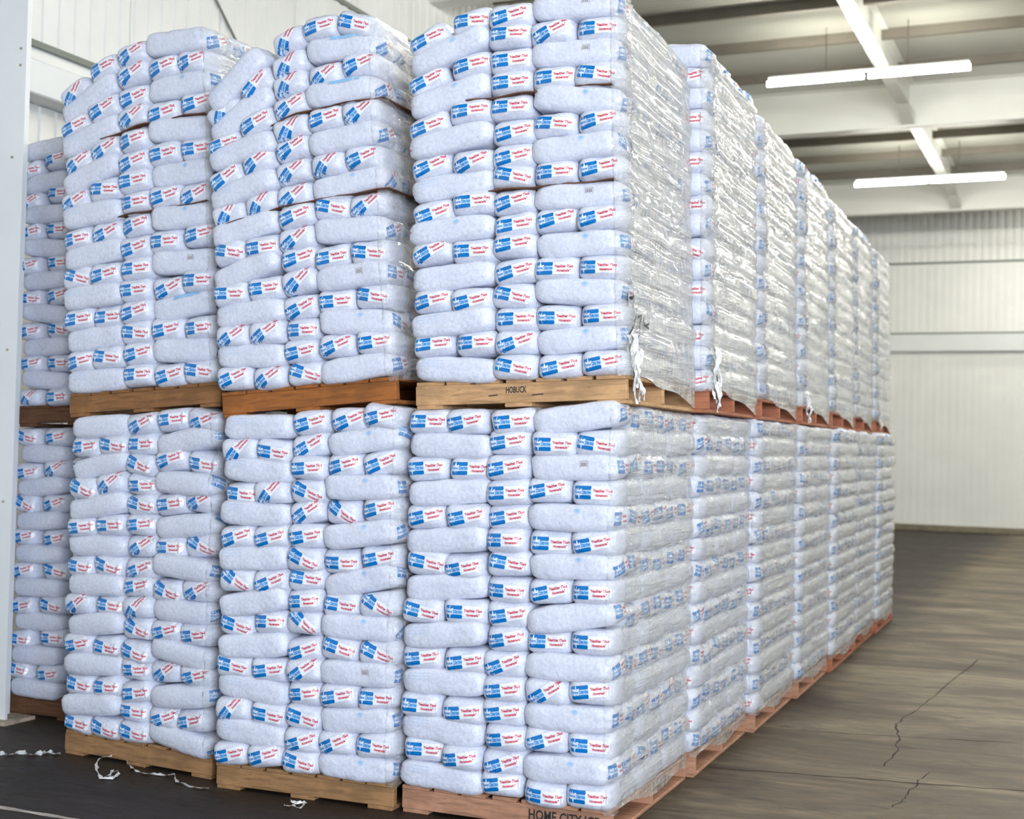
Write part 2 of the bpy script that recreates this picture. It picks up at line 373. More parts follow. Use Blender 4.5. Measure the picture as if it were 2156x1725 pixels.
# ------------------------------------------------------------------ one ice bag and its prints (local: length along y, printed end faces -y)
BL, BW, BH = 0.420, 0.213, 0.120
def bag_mesh(seed, nx, ny, nz):
    """pillow from a subdivided box; x width, y length, z thickness"""
    bm = bmesh.new(); idx = {}
    def g(i, j, k):
        key = (i, j, k)
        if key in idx: return idx[key]
        p = Vector((2 * i / nx - 1, 2 * j / ny - 1, 2 * k / nz - 1))
        q = Vector([math.copysign(abs(c) ** 0.92, c) for c in p])
        nn = (abs(q.x) ** 6 + abs(q.y) ** 8 + abs(q.z) ** 4.2) ** (1 / 5.6)
        q = q / max(nn, 1e-6)
        v = Vector((q.x * BW / 2, q.y * BL / 2, q.z * BH / 2))
        # long edges of a sack sag in toward the sealed end
        v.z *= 1 - 0.06 * (v.y / (BL / 2)) ** 2
        o = Vector((seed * 3.7, seed * 1.3, 0))
        d = noise.noise(v * 9 + o) * 0.010 + noise.noise(v * 22 + o) * 0.005 + noise.noise(v * 45 + o) * 0.002
        v += v.normalized() * d
        idx[key] = bm.verts.new(v); return idx[key]
    def quad(a, b, c, d): bm.faces.new((g(*a), g(*b), g(*c), g(*d)))
    for i in range(nx):
        for j in range(ny):
            quad((i, j, 0), (i, j + 1, 0), (i + 1, j + 1, 0), (i + 1, j, 0)); quad((i, j, nz), (i + 1, j, nz), (i + 1, j + 1, nz), (i, j + 1, nz))
        for k in range(nz):
            quad((i, 0, k), (i + 1, 0, k), (i + 1, 0, k + 1), (i, 0, k + 1)); quad((i, ny, k), (i, ny, k + 1), (i + 1, ny, k + 1), (i + 1, ny, k))
    for j in range(ny):
        for k in range(nz):
            quad((0, j, k), (0, j, k + 1), (0, j + 1, k + 1), (0, j + 1, k)); quad((nx, j, k), (nx, j + 1, k), (nx, j + 1, k + 1), (nx, j, k + 1))
    bmesh.ops.recalc_face_normals(bm, faces=bm.faces)
    me = bpy.data.meshes.new('ice_bag'); bm.to_mesh(me); bm.free(); me.materials.append(M['ice'])
    me.polygons.foreach_set('use_smooth', [True] * len(me.polygons)); return me
def arrays(me):
    v = np.empty(len(me.vertices) * 3); me.vertices.foreach_get('co', v)
    return v.reshape(-1, 3), [tuple(p.vertices) for p in me.polygons], [p.material_index for p in me.polygons]

NV = 6
BAGS = [bag_mesh(s, 10, 14, 7) for s in range(NV)]
LOW = [bag_mesh(s + 20, 6, 8, 4) for s in range(4)]

def text_polys(body, size, shear=0.0, offset=0.0):
    cu = bpy.data.curves.new('t', 'FONT'); cu.body = body; cu.size = size; cu.shear = shear; cu.offset = offset
    cu.resolution_u = 2; cu.align_x = 'LEFT'; cu.fill_mode = 'FRONT'
    o = bpy.data.objects.new('t', cu); C.objects.link(o)
    dg = bpy.context.evaluated_depsgraph_get(); me = o.evaluated_get(dg).to_mesh()
    V = [(v.co.x, v.co.y) for v in me.vertices]; F = [tuple(p.vertices) for p in me.polygons]
    o.evaluated_get(dg).to_mesh_clear(); bpy.data.objects.remove(o); bpy.data.curves.remove(cu); return V, F
def fit(V, x0, x1, y0, y1, slope=0.0):
    a = np.array(V); lo = a.min(0); hi = a.max(0); s = (a - lo) / (hi - lo)
    X = x0 + s[:, 0] * (x1 - x0); Y = y0 + s[:, 1] * (y1 - y0) + (X - x0) * slope
    return list(zip(X, Y))
def gridrect(x0, x1, y0, y1, nx, ny, cut=0.0):
    V = []; F = []
    for j in range(ny + 1):
        for i in range(nx + 1):
            x = x0 + (x1 - x0) * i / nx; yy = y0 + (y1 - y0) * j / ny
            if cut and j in (0, ny) and i in (0, nx): x += cut * (1 if i == 0 else -1)
            V.append((x, yy))
    for j in range(ny):
        for i in range(nx): a = j * (nx + 1) + i; F.append((a, a + 1, a + nx + 2, a + nx + 1))
    return V, F
T1 = text_polys('Home City Ice', 1, 0, 0.025); T2 = text_polys('"Healthier Than', 1, 0.25, 0.03); T3 = text_polys('Homemade"', 1, 0.25, 0.03)
def star(cx, cy, r):
    V = [(cx, cy)]; F = []
    rad = [1.0, .45, .80, .5, .75, .45, .62, .4, 1.0, .4, .62, .45, .75, .5, .80, .45]
    for k in range(16):
        t = math.pi / 2 + 2 * math.pi * k / 16; V.append((cx + math.cos(t) * r * rad[k] * 0.95, cy + math.sin(t) * r * rad[k]))
    for k in range(16): F.append((0, 1 + k, 1 + (k + 1) % 16))
    return V, F
# label layers: (verts2d, faces, material slot, lift)
LB = [(*gridrect(-0.070, 0.090, -0.026, 0.027, 12, 6, 0.012), 0, 0.0012),
      (*gridrect(-0.083, -0.004, 0.0105, 0.0275, 6, 2, 0.003), 1, 0.0019), (*gridrect(-0.083, -0.004, -0.0275, -0.0105, 6, 2, 0.003), 1, 0.0019),
      (*gridrect(-0.083, -0.004, -0.0085, 0.0085, 6, 1), 4, 0.0017), (*star(-0.062, 0.0, 0.030), 3, 0.0024)]
LB += [(fit(T1[0], -0.082, -0.006, -0.0085, 0.0085), T1[1], 2, 0.0030),
       (fit(T2[0], 0.004, 0.086, 0.002, 0.0155), T2[1], 5, 0.0021), (fit(T3[0], 0.014, 0.076, -0.0165, -0.0035), T3[1], 5, 0.0021)]
LMATS = [M['white'], M['blue'], M['textblue'], M['pale'], M['midblue'], M['red']]
def bvh_of(me):
    v, f, _ = arrays(me); return BVHTree.FromPolygons([Vector(q) for q in v], f)
def wrap(bvh, layers, ang, axis, off=(0, 0), keep=None):
    """press flat print layers onto a bag: axis 'end' looks along +y onto the -y end, 'side+'/'side-' onto the long sides"""
    ca, sa = math.cos(ang), math.sin(ang); V = []; F = []; MI = []
    for k, (v2, f2, mi, lift) in enumerate(layers):
        if keep and mi not in keep: continue
        b0 = len(V)
        for (a, b) in v2:
            p, q = a * ca - b * sa + off[0], a * sa + b * ca + off[1]
            if axis == 'end': o = Vector((p, -1, q)); d = Vector((0, 1, 0)); lim = (0.094, 0.052)
            elif axis == 'side+': o = Vector((1, p, q)); d = Vector((-1, 0, 0)); lim = (0.19, 0.052)
            else: o = Vector((-1, -p, q)); d = Vector((1, 0, 0)); lim = (0.19, 0.052)
            hit, nrm, i, ds = bvh.ray_cast(o, d)
            if hit is None or ds > 1.2 or abs(p) > lim[0] or abs(q) > lim[1]:
                pc = max(-lim[0], min(lim[0], p)); qc = max(-lim[1], min(lim[1], q))
                base = Vector((p, -BL / 2 + 0.05 + 0.6 * max(abs(p) - lim[0], 0) + 0.6 * max(abs(q) - lim[1], 0), q)) if axis == 'end' else Vector((o.x * 0.1, o.y, q))
                hit, nrm, i, ds = bvh.find_nearest(base)
            h = hit - d * lift * 0.6 + nrm * lift * 0.6
            V.append((h.x, h.y, h.z))
        for f in f2: F.append(tuple(b0 + i for i in f)); MI.append(mi)
    return V, F, MI
ANG = [-32, -20, -10, 0, 10, 20, 32, 46]
LABELS = {}
def label_mesh(v, a):
    if (v, a) not in LABELS:
        V, F, MI = wrap(BV[v], LB, R(a), 'end')
        LABELS[(v, a)] = mesh('printed_label', V, F, LMATS, False, MI)
    return LABELS[(v, a)]
BV = [bvh_of(m) for m in BAGS]; BVL = [bvh_of(m) for m in LOW]
LOWLAB = {}
def low_label(v, a):
    if (v, a) not in LOWLAB: LOWLAB[(v, a)] = wrap(BVL[v], LB, R(a), 'end')
    return LOWLAB[(v, a)]
# side prints: seal, faint lines, barcode, blue bar
def seal():
    V = []; F = []
    for rr, r2, mi in ((0.017, 0.012, 0),):
        for k in range(16):
            t = 2 * math.pi * k / 16; V += [(math.cos(t) * rr, math.sin(t) * rr * 0.62), (math.cos(t) * r2, math.sin(t) * r2 * 0.62)]
        for k in range(16): a = 2 * k; b = 2 * ((k + 1) % 16); F.append((a, b, b + 1, a + 1))
    V2 = [(0, 0.002)]; F2 = []
    for k in range(12): t = 2 * math.pi * k / 12; V2.append((math.cos(t) * 0.0085, 0.002 + math.sin(t) * 0.0065))
    for k in range(12): F2.append((0, 1 + k, 1 + (k + 1) % 12))
    return [(V, F, 0, 0.0015), (V2, F2, 1, 0.0018)]
T4 = text_polys('pure packaged crystal clear ice', 1, 0, 0.0)
def faint_lines():
    out = []
    for k in range(3): out.append((fit(T4[0], -0.06, 0.06 - 0.012 * k, -0.004 - 0.013 * k, 0.004 - 0.013 * k), T4[1], 0, 0.0015))
    return out
def barcode():
    out = [(*gridrect(-0.016, 0.016, -0.012, 0.012, 2, 2), 2, 0.0014)]; x = -0.013
    for k in range(9):
        wd = (0.0012, 0.0022, 0.0008)[k % 3]; out.append((*gridrect(x, x + wd, -0.009, 0.009, 1, 2), 3, 0.0019)); x += 0.003
    for a in ((-0.017, 0.017, 0.012, 0.0135), (-0.017, -0.0155, -0.012, 0.012), (0.0155, 0.017, -0.012, 0.012)): out.append((*gridrect(*a, 2, 2), 3, 0.0019))
    return out
def bluebar(): return [(*gridrect(-0.075, 0.06, -0.008, 0.008, 10, 2), 1, 0.0016), (*gridrect(0.068, 0.10, -0.006, 0.006, 4, 2), 1, 0.0016)]
SMATS = [M['faint'], M['midblue'], M['white'], M['black']]
SIDE = {}
def side_mesh(v, kind, axis):
    if (v, kind, axis) not in SIDE:
        lay, off = {'seal': (seal(), (0.04, 0.030)), 'lines': (faint_lines(), (-0.10, 0.040)), 'barcode': (barcode(), (0.06, 0.012)), 'bar': (bluebar(), (0.02, 0.043))}[kind]
        V, F, MI = wrap(BV[v], lay, 0, axis, off)
        SIDE[(v, kind, axis)] = mesh('side_print', V, F, SMATS, False, MI)
    return SIDE[(v, kind, axis)]

# ------------------------------------------------------------------ pallets
PW, PD, PH = 1.016, 1.22, 0.126
BOARD = {}
def board_mesh(key, s, m, bev=0.003):
    k = (key, m.name)
    if k not in BOARD:
        bm = bmesh.new(); box_bm(bm, Vector((0, 0, 0)), Vector(s), bev); me = bpy.data.meshes.new(key); bm.to_mesh(me); bm.free(); me.materials.append(m); BOARD[k] = me
    return BOARD[k]
def pallet(mtx, wood, label, wid=PW, group='wooden pallets under the ice loads', front=None):
    t = empty('pallet', mtx); m = WOOD[wood]; mf = WOOD[front or wood]
    tag(t, label, 'pallet', group)
    for i, yy in enumerate((0.019, PD / 2, PD - 0.019)):
        o = link('stringer', board_mesh('stringer%d' % round(wid * 100), (wid, 0.038, 0.09), mf if i == 0 else m), t); o.location = (-wid / 2, yy, 0.063)
    nb = 7
    for i in range(nb):
        bw = 0.118 if i not in (0, nb - 1) else 0.135
        o = link('deck_board', board_mesh('deck_board%d' % round(bw * 1000), (bw, PD, 0.018), m), t)
        o.location = (-wid + 0.07 + (wid - 0.14) * i / (nb - 1), PD / 2 + random.uniform(-0.008, 0.004), 0.117); o.rotation_euler = (0, 0, random.uniform(-0.006, 0.006))
    for x in (-wid + 0.07, -wid / 2, -0.07):
        o = link('bottom_board', board_mesh('bottom_board', (0.13, PD, 0.018), m), t); o.location = (x, PD / 2, 0.009)
    return t

# ------------------------------------------------------------------ loads of ice bags
ORD = ['bottom', 'second', 'third', 'fourth', 'fifth', 'sixth', 'seventh', 'eighth', 'ninth', 'tenth', 'eleventh', 'twelfth', 'thirteenth', 'fourteenth', 'fifteenth', 'top']
SV, SF, SM, SN = [], [], [], [0]           # the uncounted rest: one mesh
def stuff_add(V, F, MI, mtx):
    A = np.asarray(V) @ np.array(mtx.to_3x3()).T + np.array(mtx.translation)
    SV.append(A); SF.extend([tuple(i + SN[0] for i in f) for f in F]); SM.extend(MI); SN[0] += len(A); return A
LOWA = [arrays(m) for m in LOW]
BAGA = [arrays(m) for m in BAGS]
BAG_PROTO = None

class Load:
    def __init__(s, x0, y0, z0, yaw=0, tilt=0, top=None, wid=PW, comp=0.0, droop=0.0, droop_u=0.35, lean=0.0, first='A', jit=8, jtop=None, wood='tan', name='', seed=0, edge=0.05, front=None, allends=False):
        s.__dict__.update(locals()); s.H = (top - z0 - PH)
        s.h = s.H / 16; s.mtx = Matrix.Translation((x0, y0, z0)) @ Matrix.Rotation(R(yaw), 4, 'Z') @ Matrix.Rotation(-math.atan(tilt), 4, 'Y')
        s.rng = random.Random(seed); s.tris_v = []; s.tris_f = []; s.n = 0
    def dz(s, x, zr):
        u = 1 + x / s.wid
        d = -s.comp * (1 - u) * zr - s.droop * max(0.0, 1 - u / s.droop_u) ** 2 * zr ** 2.2
        d -= s.edge * (max(0.0, u - 0.8) / 0.2) ** 2 * zr ** 10
        return d
    def place(s, x, y, layer, orient):
        rg = s.rng; zr = (layer + 0.5) / 16; z = PH + (layer + 0.5) * s.h
        dzz = s.dz(x, zr); sl = (s.dz(x + 0.05, zr) - s.dz(x - 0.05, zr)) / 0.1
        xx = x + s.lean * zr + rg.uniform(-1, 1) * 0.006; yy = y - 0.042 + rg.uniform(-0.012, 0.012)
        mt = Matrix.Translation((xx, yy, z + dzz + rg.uniform(-1, 1) * 0.003)) @ Matrix.Rotation(-math.atan(sl) + rg.gauss(0, 1) * R(s.jit * 0.22), 4, 'Y') @ Matrix.Rotation(orient + rg.gauss(0, R(1.5)), 4, 'Z') @ Matrix.Rotation(rg.gauss(0, R(2.0)), 4, 'X')
        sx = (s.wid / 1.016)
        mt = mt @ Matrix.Diagonal((sx if orient == 0 else 1, sx if orient else 1, s.h / 0.1065, 1))
        return s.mtx @ mt, sl
    def angle(s, layer, sl):
        zr = (layer + 0.5) / 16
        mu, sd = (s.jtop if (s.jtop and zr > 0.5) else (4, s.jit))
        a = s.rng.gauss(mu, sd); return min(ANG, key=lambda q: abs(q - a))
    def remember(s, V, F):
        s.tris_v.append(V); s.tris_f.extend([tuple(i + s.n for i in f) for f in F]); s.n += len(V)
    def stuff(s, x, y, layer, orient, lab=True, hi=False):
        mt, sl = s.place(x, y, layer, orient); v = s.rng.randrange(4)
        A = stuff_add(*LOWA[v][:2], [0] * len(LOWA[v][1]), mt); s.remember(A, LOWA[v][1])
        if lab:
            V, F, MI = low_label(v, s.angle(layer, sl)); stuff_add(V, F, [1 + m for m in MI], mt)
    def single(s, x, y, layer, orient, label, group):
        mt, sl = s.place(x, y, layer, orient); v = s.rng.randrange(NV)
        global BAG_PROTO
        if BAG_PROTO is None: BAG_PROTO = bpy.data.objects.new('ice_bag', BAGS[v]); o = BAG_PROTO
        else: o = BAG_PROTO.copy(); o.data = BAGS[v]
        C.objects.link(o); o.matrix_world = mt; tag(o, label, 'ice bag', group)
        A = BAGA[v][0] @ np.array(mt.to_3x3()).T + np.array(mt.translation); s.remember(A, BAGA[v][1])
        a = s.angle(layer, sl)
        if not s.allends or orient == 0:
            c = bpy.data.objects.new('printed_label', label_mesh(v, a)); C.objects.link(c); c.parent = o
        if orient:
            ax = 'side-' if orient > 0 else 'side+'
            r = s.rng.random(); kind = None
            if orient > 0: kind = 'seal' if r < 0.55 else ('barcode' if r < 0.65 else ('bar' if r < 0.75 else None))
            else: kind = 'lines' if r < 0.6 else ('seal' if r < 0.7 else None)
            if kind:
                c = bpy.data.objects.new('side_print', side_mesh(v, kind, ax)); C.objects.link(c); c.parent = o
    def layer_kind(s, l): return 'A' if (l % 2 == 0) == (s.first == 'A') else 'B'
    def fill(s, single, right=True, topfill=False, frontrow=True):
        W = s.wid; b = W * 0.2; Lg = W * 0.4
        for l in range(16):
            k = s.layer_kind(l)
            where = '%s layer%s of %s' % (ORD[l], '' if l in (0, 15) else ' up', s.name)
            spots = []
            if s.allends:
                if k == 'A': spots = [(-W + W / 8 + i * W / 4, 0.2, 0) for i in range(4)]
                else: spots = [(-W + W / 4 + i * W / 2, 0.1, math.pi / 2) for i in range(2)]
            elif k == 'A':
                spots = [(-W + Lg / 2, 0.105, -math.pi / 2)] + [(-W + Lg + b * (i + 0.5), 0.21, 0) for i in range(3)]
            else: spots = [(-W + b * (i + 0.5), 0.21, 0) for i in range(3)] + [(-Lg / 2, 0.105, math.pi / 2)]
            ends = [q for q in spots if q[2] == 0]
            if frontrow:
                for (x, y, o) in spots:
                    if single:
                        if o: lab = 'ice bag lying sideways in %s' % where
                        else: lab = 'ice bag with printed end, %s from left in %s' % (('first', 'second', 'third')[ends.index((x, y, o))], where)
                        s.single(x, y, l, o, lab, 'ice bags facing the front of %s' % s.name)
                    else: s.stuff(x, y, l, o, lab=(o == 0 or not s.allends))
            else:
                for q in spots[-2:] if k == 'A' else spots[-1:]: s.stuff(*q[:2], l, q[2])
            if right:
                if k == 'A':
                    for i in range(2): s.stuff(-b / 2, 0.42 + 0.2 + 0.40 * i, l, 0, lab=False)
                else:
                    for i in range(5): s.stuff(-Lg / 2, 0.205 + 0.1 + 0.2 * i, l, math.pi / 2)
            if topfill and l >= 15:
                for i in range(4):
                    for j in range(2): s.stuff(-W + b * (i + 0.5), 0.62 + 0.4 * j, l, 0, lab=False)

def film(load, mname, label, zlow, fwrap=0.05, tail=None, ny=46, nz=150, writing=False, sag=0.004):
    """wrap pressed on to the bags of a load's aisle side; zlow(t) lower edge, t = 0 near .. 1 far"""
    bv = BVHTree.FromPolygons([Vector(v) for v in np.vstack(load.tris_v)], load.tris_f)
    # path around the corner in local xy with outward normals
    path = []
    rc = 0.03
    for t in np.linspace(0, 1, 4)[:-1]: path.append((-rc - fwrap * (1 - t), 0.0, 0, -1))
    for t in np.linspace(0, 1, 6): a = -math.pi / 2 + t * math.pi / 2; path.append((-rc + rc * math.cos(a), rc + rc * math.sin(a), math.cos(a), math.sin(a)))
    for t in np.linspace(0, 1, ny)[1:]: path.append((0, rc + t * (1.23 - 2 * rc), 1, 0))
    for t in np.linspace(0, 1, 5)[1:]: a = t * math.pi / 2; path.append((-rc + rc * math.cos(a), 1.23 - rc + rc * math.sin(a), math.cos(a), math.sin(a)))
    nc = len(path); D = np.full((nz, nc), -0.03); Z = np.zeros((nz, nc))
    ztop = PH + load.H + 0.01
    sh3 = load.mtx.to_3x3()
    for j, (x, y, nx_, ny_) in enumerate(path):
        zb = zlow(min(1, max(0, y / 1.22)))
        for i in range(nz):
            z = zb + (ztop - zb) * i / (nz - 1); Z[i, j] = z
            zr = max(0, (z - PH) / load.H); xx = x + load.lean * zr; zz = z + load.dz(x, min(1, zr))
            Z[i, j] = zz
            o = load.mtx @ Vector((xx + nx_ * 0.2, y + ny_ * 0.2, zz)); d = sh3 @ Vector((-nx_, -ny_, 0)); d.normalize()
            hit, nn, k, ds = bv.ray_cast(o, d, 0.30)
            if hit is not None: D[i, j] = 0.2 - ds
    D[Z < PH] = -0.002
    def shift_max(A):
        P = np.pad(A, 1, mode='edge'); return np.max([P[a:a + A.shape[0], b:b + A.shape[1]] for a in range(3) for b in range(3)], axis=0)
    def blur(A):
        P = np.pad(A, 1, mode='edge'); return np.mean([P[a:a + A.shape[0], b:b + A.shape[1]] for a in range(3) for b in range(3)], axis=0)
    def row_max(A):
        P = np.pad(A, ((0, 0), (1, 1)), mode='edge'); return np.max([P[:, b:b + A.shape[1]] for b in range(3)], axis=0)
    E = row_max(row_max(row_max(shift_max(D)))); E = blur(E); E = np.maximum(E, D + 0.001); E = blur(E) + 0.005
    lz = (Z - PH) / load.h; fr = np.abs(lz - np.round(lz)); E = E - sag * np.exp(-(fr / 0.16) ** 2) * (Z > PH)
    E = np.clip(E, -0.03, 0.05)
    sd = load.seed * 1.7
    V = []; fs = []
    for i in range(nz):
        for j, (x, y, nx_, ny_) in enumerate(path):
            z = Z[i, j]; zr = max(0, (z - PH) / load.H)
            wv = noise.noise(Vector((y * 2.5 + sd, z * 30, sd))) * 0.004 + noise.noise(Vector((y * 14 + z * 7, z * 9 + sd, sd))) * 0.003
            if 0 < j < 13: wv += noise.noise(Vector((z * 55, j * 1.3, sd))) * 0.010
            e = E[i, j] + wv
            q = load.mtx @ Vector((x + load.lean * zr + nx_ * e, y + ny_ * e, z)); V.append(q)
    for i in range(nz - 1):
        for j in range(nc - 1): a = i * nc + j; fs.append((a, a + 1, a + nc + 1, a + nc))
    # fold over the top edge
    b0 = len(V)
    for j, (x, y, nx_, ny_) in enumerate(path):
        V.append(V[(nz - 1) * nc + j] + sh3 @ Vector((-nx_ * 0.10 - 0.03, -ny_ * 0.10, 0.012)))
    for j in range(nc - 1): a = (nz - 1) * nc + j; fs.append((a, a + 1, b0 + j + 1, b0 + j))
    me = mesh('stretch_wrap', V, fs, [M[mname]], True)
    at = me.attributes.new('layers', 'FLOAT', 'POINT'); lay = [min(1.0, 0.30 + 0.70 * max(0, (p[1] + 0.02) / 0.16)) if k2 < nz + 1 else 1 for k2 in range(nz + 1) for p in path]
    at.data.foreach_set('value', lay)
    o = link('stretch_wrap', me); tag(o, label, 'stretch wrap', 'stretch wraps on the aisle side of the loads')
    if tail:
        for (yy, ztp, zbt, wd) in tail:
            TV = []; TF = []; nseg = 22; rg = random.Random(load.seed * 7 + int(yy * 100))
            for k in range(4):
                ph = rg.uniform(0, 6); ln = rg.uniform(0.65, 1.0); oy = rg.uniform(-0.5, 0.5) * wd; drift = rg.uniform(0.0, 0.09)
                for i in range(nseg + 1):
                    t = i / nseg; z = ztp + (zbt - ztp) * t * ln; wv = wd * 0.55 * (1 - 0.6 * t) * (0.5 + 0.9 * rg.random()); tw = 1.1 * math.sin(t * 6 + ph)
                    c = Vector((0.022 + 0.006 * k + 0.012 * math.sin(t * 8 + ph), yy + oy * (1 - 0.6 * t) + drift * t ** 1.5 + 0.012 * math.sin(t * 11 + ph), z))
                    dv = Vector((abs(math.sin(tw)) * 0.5, math.cos(tw), 0)) * wv / 2
                    TV += [load.mtx @ (c - dv), load.mtx @ (c + Vector((0.010 * math.sin(t * 17 + ph), 0, 0))), load.mtx @ (c + dv)]
                    if i: a = len(TV) - 3; TF += [(a - 3, a - 2, a + 1, a), (a - 2, a - 1, a + 2, a + 1)]
            link('torn_tail', mesh('torn_tail', TV, TF, [M['film_scrap']], True), o)
    if writing:
        fb = BVHTree.FromPolygons(V, fs); WV = []; WF = []
        for st in ([(1318, 618), (1319, 646)], [(1322, 628), (1332, 625), (1331, 648)], [(1324, 629), (1331, 629)], [(1338, 648), (1336, 668), (1330, 690), (1322, 704)],
                   [(1340, 668), (1348, 665), (1344, 682), (1343, 700)], [(1352, 668), (1353, 684), (1363, 692)], [(1357, 686), (1364, 682)], [(1330, 709), (1336, 712), (1344, 704)]):
            pts = []
            for a, b in zip(st[:-1], st[1:]):
                for k in range(5): pts.append((a[0] + (b[0] - a[0]) * k / 5, a[1] + (b[1] - a[1]) * k / 5))
            pts.append(st[-1]); P3 = []
            for (px, py) in pts:
                d = (fw * FPX + rt * (px - 1078) - up * (py - 862.5)).normalized(); hit, nn, k, ds = fb.ray_cast(EYE, d)
                if hit is not None: P3.append(hit + Vector((0.008, -0.003, 0)))
            for i, p in enumerate(P3):
                a = P3[max(0, i - 1)]; b = P3[min(len(P3) - 1, i + 1)]; d = (b - a).normalized(); s = Vector((1, 0, 0)).cross(d).normalized() * 0.0055
                WV += [p - s, p + s]
                if i: n2 = len(WV); WF.append((n2 - 4, n2 - 3, n2 - 1, n2 - 2))
        link('marker_writing', mesh('marker_writing', WV, WF, [M['black']]), o)
    return o

# near loads (right-hand front corner column), middle, left, recessed far-left
L1 = Load(0.0, 0.0, 0, yaw=0.6, top=1.895, comp=0.05, first='A', jit=8, wood='pink', name='nearest lower stack', seed=1, edge=0.02)
U1 = Load(0.03, 0.0, 1.895, yaw=1.6, tilt=0.04, top=3.73, comp=0.0, droop=0.16, droop_u=0.35, first='A', jit=9, wood='yellow', name='nearest upper stack', seed=2, edge=0.05)
L2 = Load(-1.05, -0.03, 0, yaw=1.4, top=1.885, wid=0.965, comp=0.09, first='B', jit=22, wood='tan', name='middle lower stack', seed=3, edge=0.04)
U2 = Load(-1.085, -0.03, 1.885, yaw=0.5, tilt=0.088, top=3.77, wid=0.965, comp=0.0, droop=0.34, droop_u=0.75, first='B', jit=14, jtop=(30, 17), wood='orange', name='middle upper stack', seed=4, edge=0.10)
L3 = Load(-2.12, 0.057, 0, yaw=-6.0, top=1.86, wid=1.03, comp=0.07, first='B', jit=20, wood='tan', name='left lower stack', seed=5, edge=0.05)
U3 = Load(-2.15, 0.09, 1.865, yaw=-3.0, tilt=0.068, top=3.83, wid=1.016, comp=0.0, droop=0.22, droop_u=0.7, first='A', jit=9, jtop=(10, 10), wood='brown', name='left upper stack', seed=6, edge=0.06)
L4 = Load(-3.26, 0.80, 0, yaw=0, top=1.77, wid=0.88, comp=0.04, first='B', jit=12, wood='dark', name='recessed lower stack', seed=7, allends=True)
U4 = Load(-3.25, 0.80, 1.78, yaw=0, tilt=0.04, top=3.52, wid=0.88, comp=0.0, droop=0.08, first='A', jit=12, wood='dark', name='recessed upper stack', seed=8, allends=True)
for Ld in (L1, U1, L2, U2, U3): Ld.fill(True, topfill=Ld.z0 > 1)
for Ld in (L3, L4): Ld.fill(False)
U4.fill(False, topfill=True)

LP = {id(L1): 'pinkish wooden pallet stencilled in black on the floor under the nearest lower stack', id(U1): 'pale yellowish pallet stencilled in black between the nearest lower and upper stacks',
      id(L2): 'tan wooden pallet on the floor under the middle lower stack', id(U2): 'orange-brown wooden pallet wedged between the middle lower and upper stacks',
      id(L3): 'tan wooden pallet on the floor under the left lower stack', id(U3): 'brown wooden pallet between the left lower and left upper stacks',
      id(L4): 'dark shaded pallet on the floor beside the foot of the white column', id(U4): 'dark shaded pallet raised between the recessed stacks beside the white column'}
PAL = {}
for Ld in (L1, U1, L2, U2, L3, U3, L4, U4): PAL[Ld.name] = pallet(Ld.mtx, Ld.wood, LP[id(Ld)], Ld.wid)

ROW = ['', 'second', 'third', 'fourth', 'fifth', 'sixth', 'seventh']
XLo = [0, 0.015, 0.03, 0.035, 0.04, 0.01, 0.01]; XUp = [0, 0.05, 0.035, 0.03, 0.01, -0.02, -0.03]
TOPU = [0, 3.84, 3.79, 3.75, 3.72, 3.72, 3.70]
AISLE = []
for k in range(1, 7):
    lo = Load(XLo[k], 1.27 * k, 0, yaw=1.2, top=1.895, first='A' if k % 2 == 0 else 'B', jit=8, wood='pink' if k < 4 else 'red', name='', seed=20 + k, edge=0.03)
    hi = Load(XUp[k], 1.27 * k + 0.01, 1.895, yaw=1.6, tilt=0.02, top=TOPU[k], first='B' if k % 2 == 0 else 'A', jit=8, wood='red', name='', seed=40 + k, edge=0.08)
    for Ld, tier in ((lo, 'lower'), (hi, 'upper')):
        Ld.fill(False, frontrow=False, topfill=False); AISLE.append((Ld, tier, k))
        pallet(Ld.mtx, Ld.wood, '%s pallet along the aisle from the front, %s tier, %s wood' % (ROW[k], tier, 'pinkish' if Ld.wood == 'pink' else 'red-brown'))

stuffme = bpy.data.meshes.new('stacked_ice_bags')
allv = np.vstack(SV); stuffme.from_pydata(allv.tolist(), [], SF)
for x in [M['ice']] + LMATS: stuffme.materials.append(x)
stuffme.polygons.foreach_set('material_index', SM); stuffme.polygons.foreach_set('use_smooth', [m == 0 for m in SM]); stuffme.update()
so = link('stacked_ice_bags', stuffme); so['kind'] = 'stuff'
so['label'] = 'rest of the clear ice bags stacked along the aisle, at the sides and far left'; so['category'] = 'ice bag'

# ------------------------------------------------------------------ stretch wrap
def zl_lower(t): return 0.105 + 0.02 * math.sin(t * 9) - 0.05 * t
def zl_upper(t): return 0.12 - 0.10 * max(0, t - 0.25) ** 1.2 / 0.75 + 0.01 * math.sin(t * 11)
film(L1, 'film_thin', 'clear stretch wrap on the aisle side of the nearest lower stack', zl_lower, 0.0, tail=None, sag=0.006)
film(U1, 'film_thick', 'glossy stretch wrap with marker writing on aisle side of nearest upper stack', zl_upper, 0.0, tail=[(0.02, 0.30, 0.0, 0.07), (0.05, 0.24, -0.02, 0.05)], writing=True)
for Ld, tier, k in AISLE:
    tails = [(0.02, 0.34, -0.02, 0.10), (0.07, 0.28, -0.03, 0.05)] if (tier == 'upper' and k == 1) else ([(0.1, 0.2, 0.0, 0.06)] if tier == 'upper' and k in (3, 6) else None)
    film(Ld, ('film_thin' if k == 1 else 'film_mid') if tier == 'lower' else 'film_thick', 'clear stretch wrap on aisle side of %s load from the front, %s tier' % (ROW[k], tier), zl_lower if tier == 'lower' else zl_upper, 0.0, tail=tails, ny=30, sag=0.010 if tier == 'lower' else 0.006)
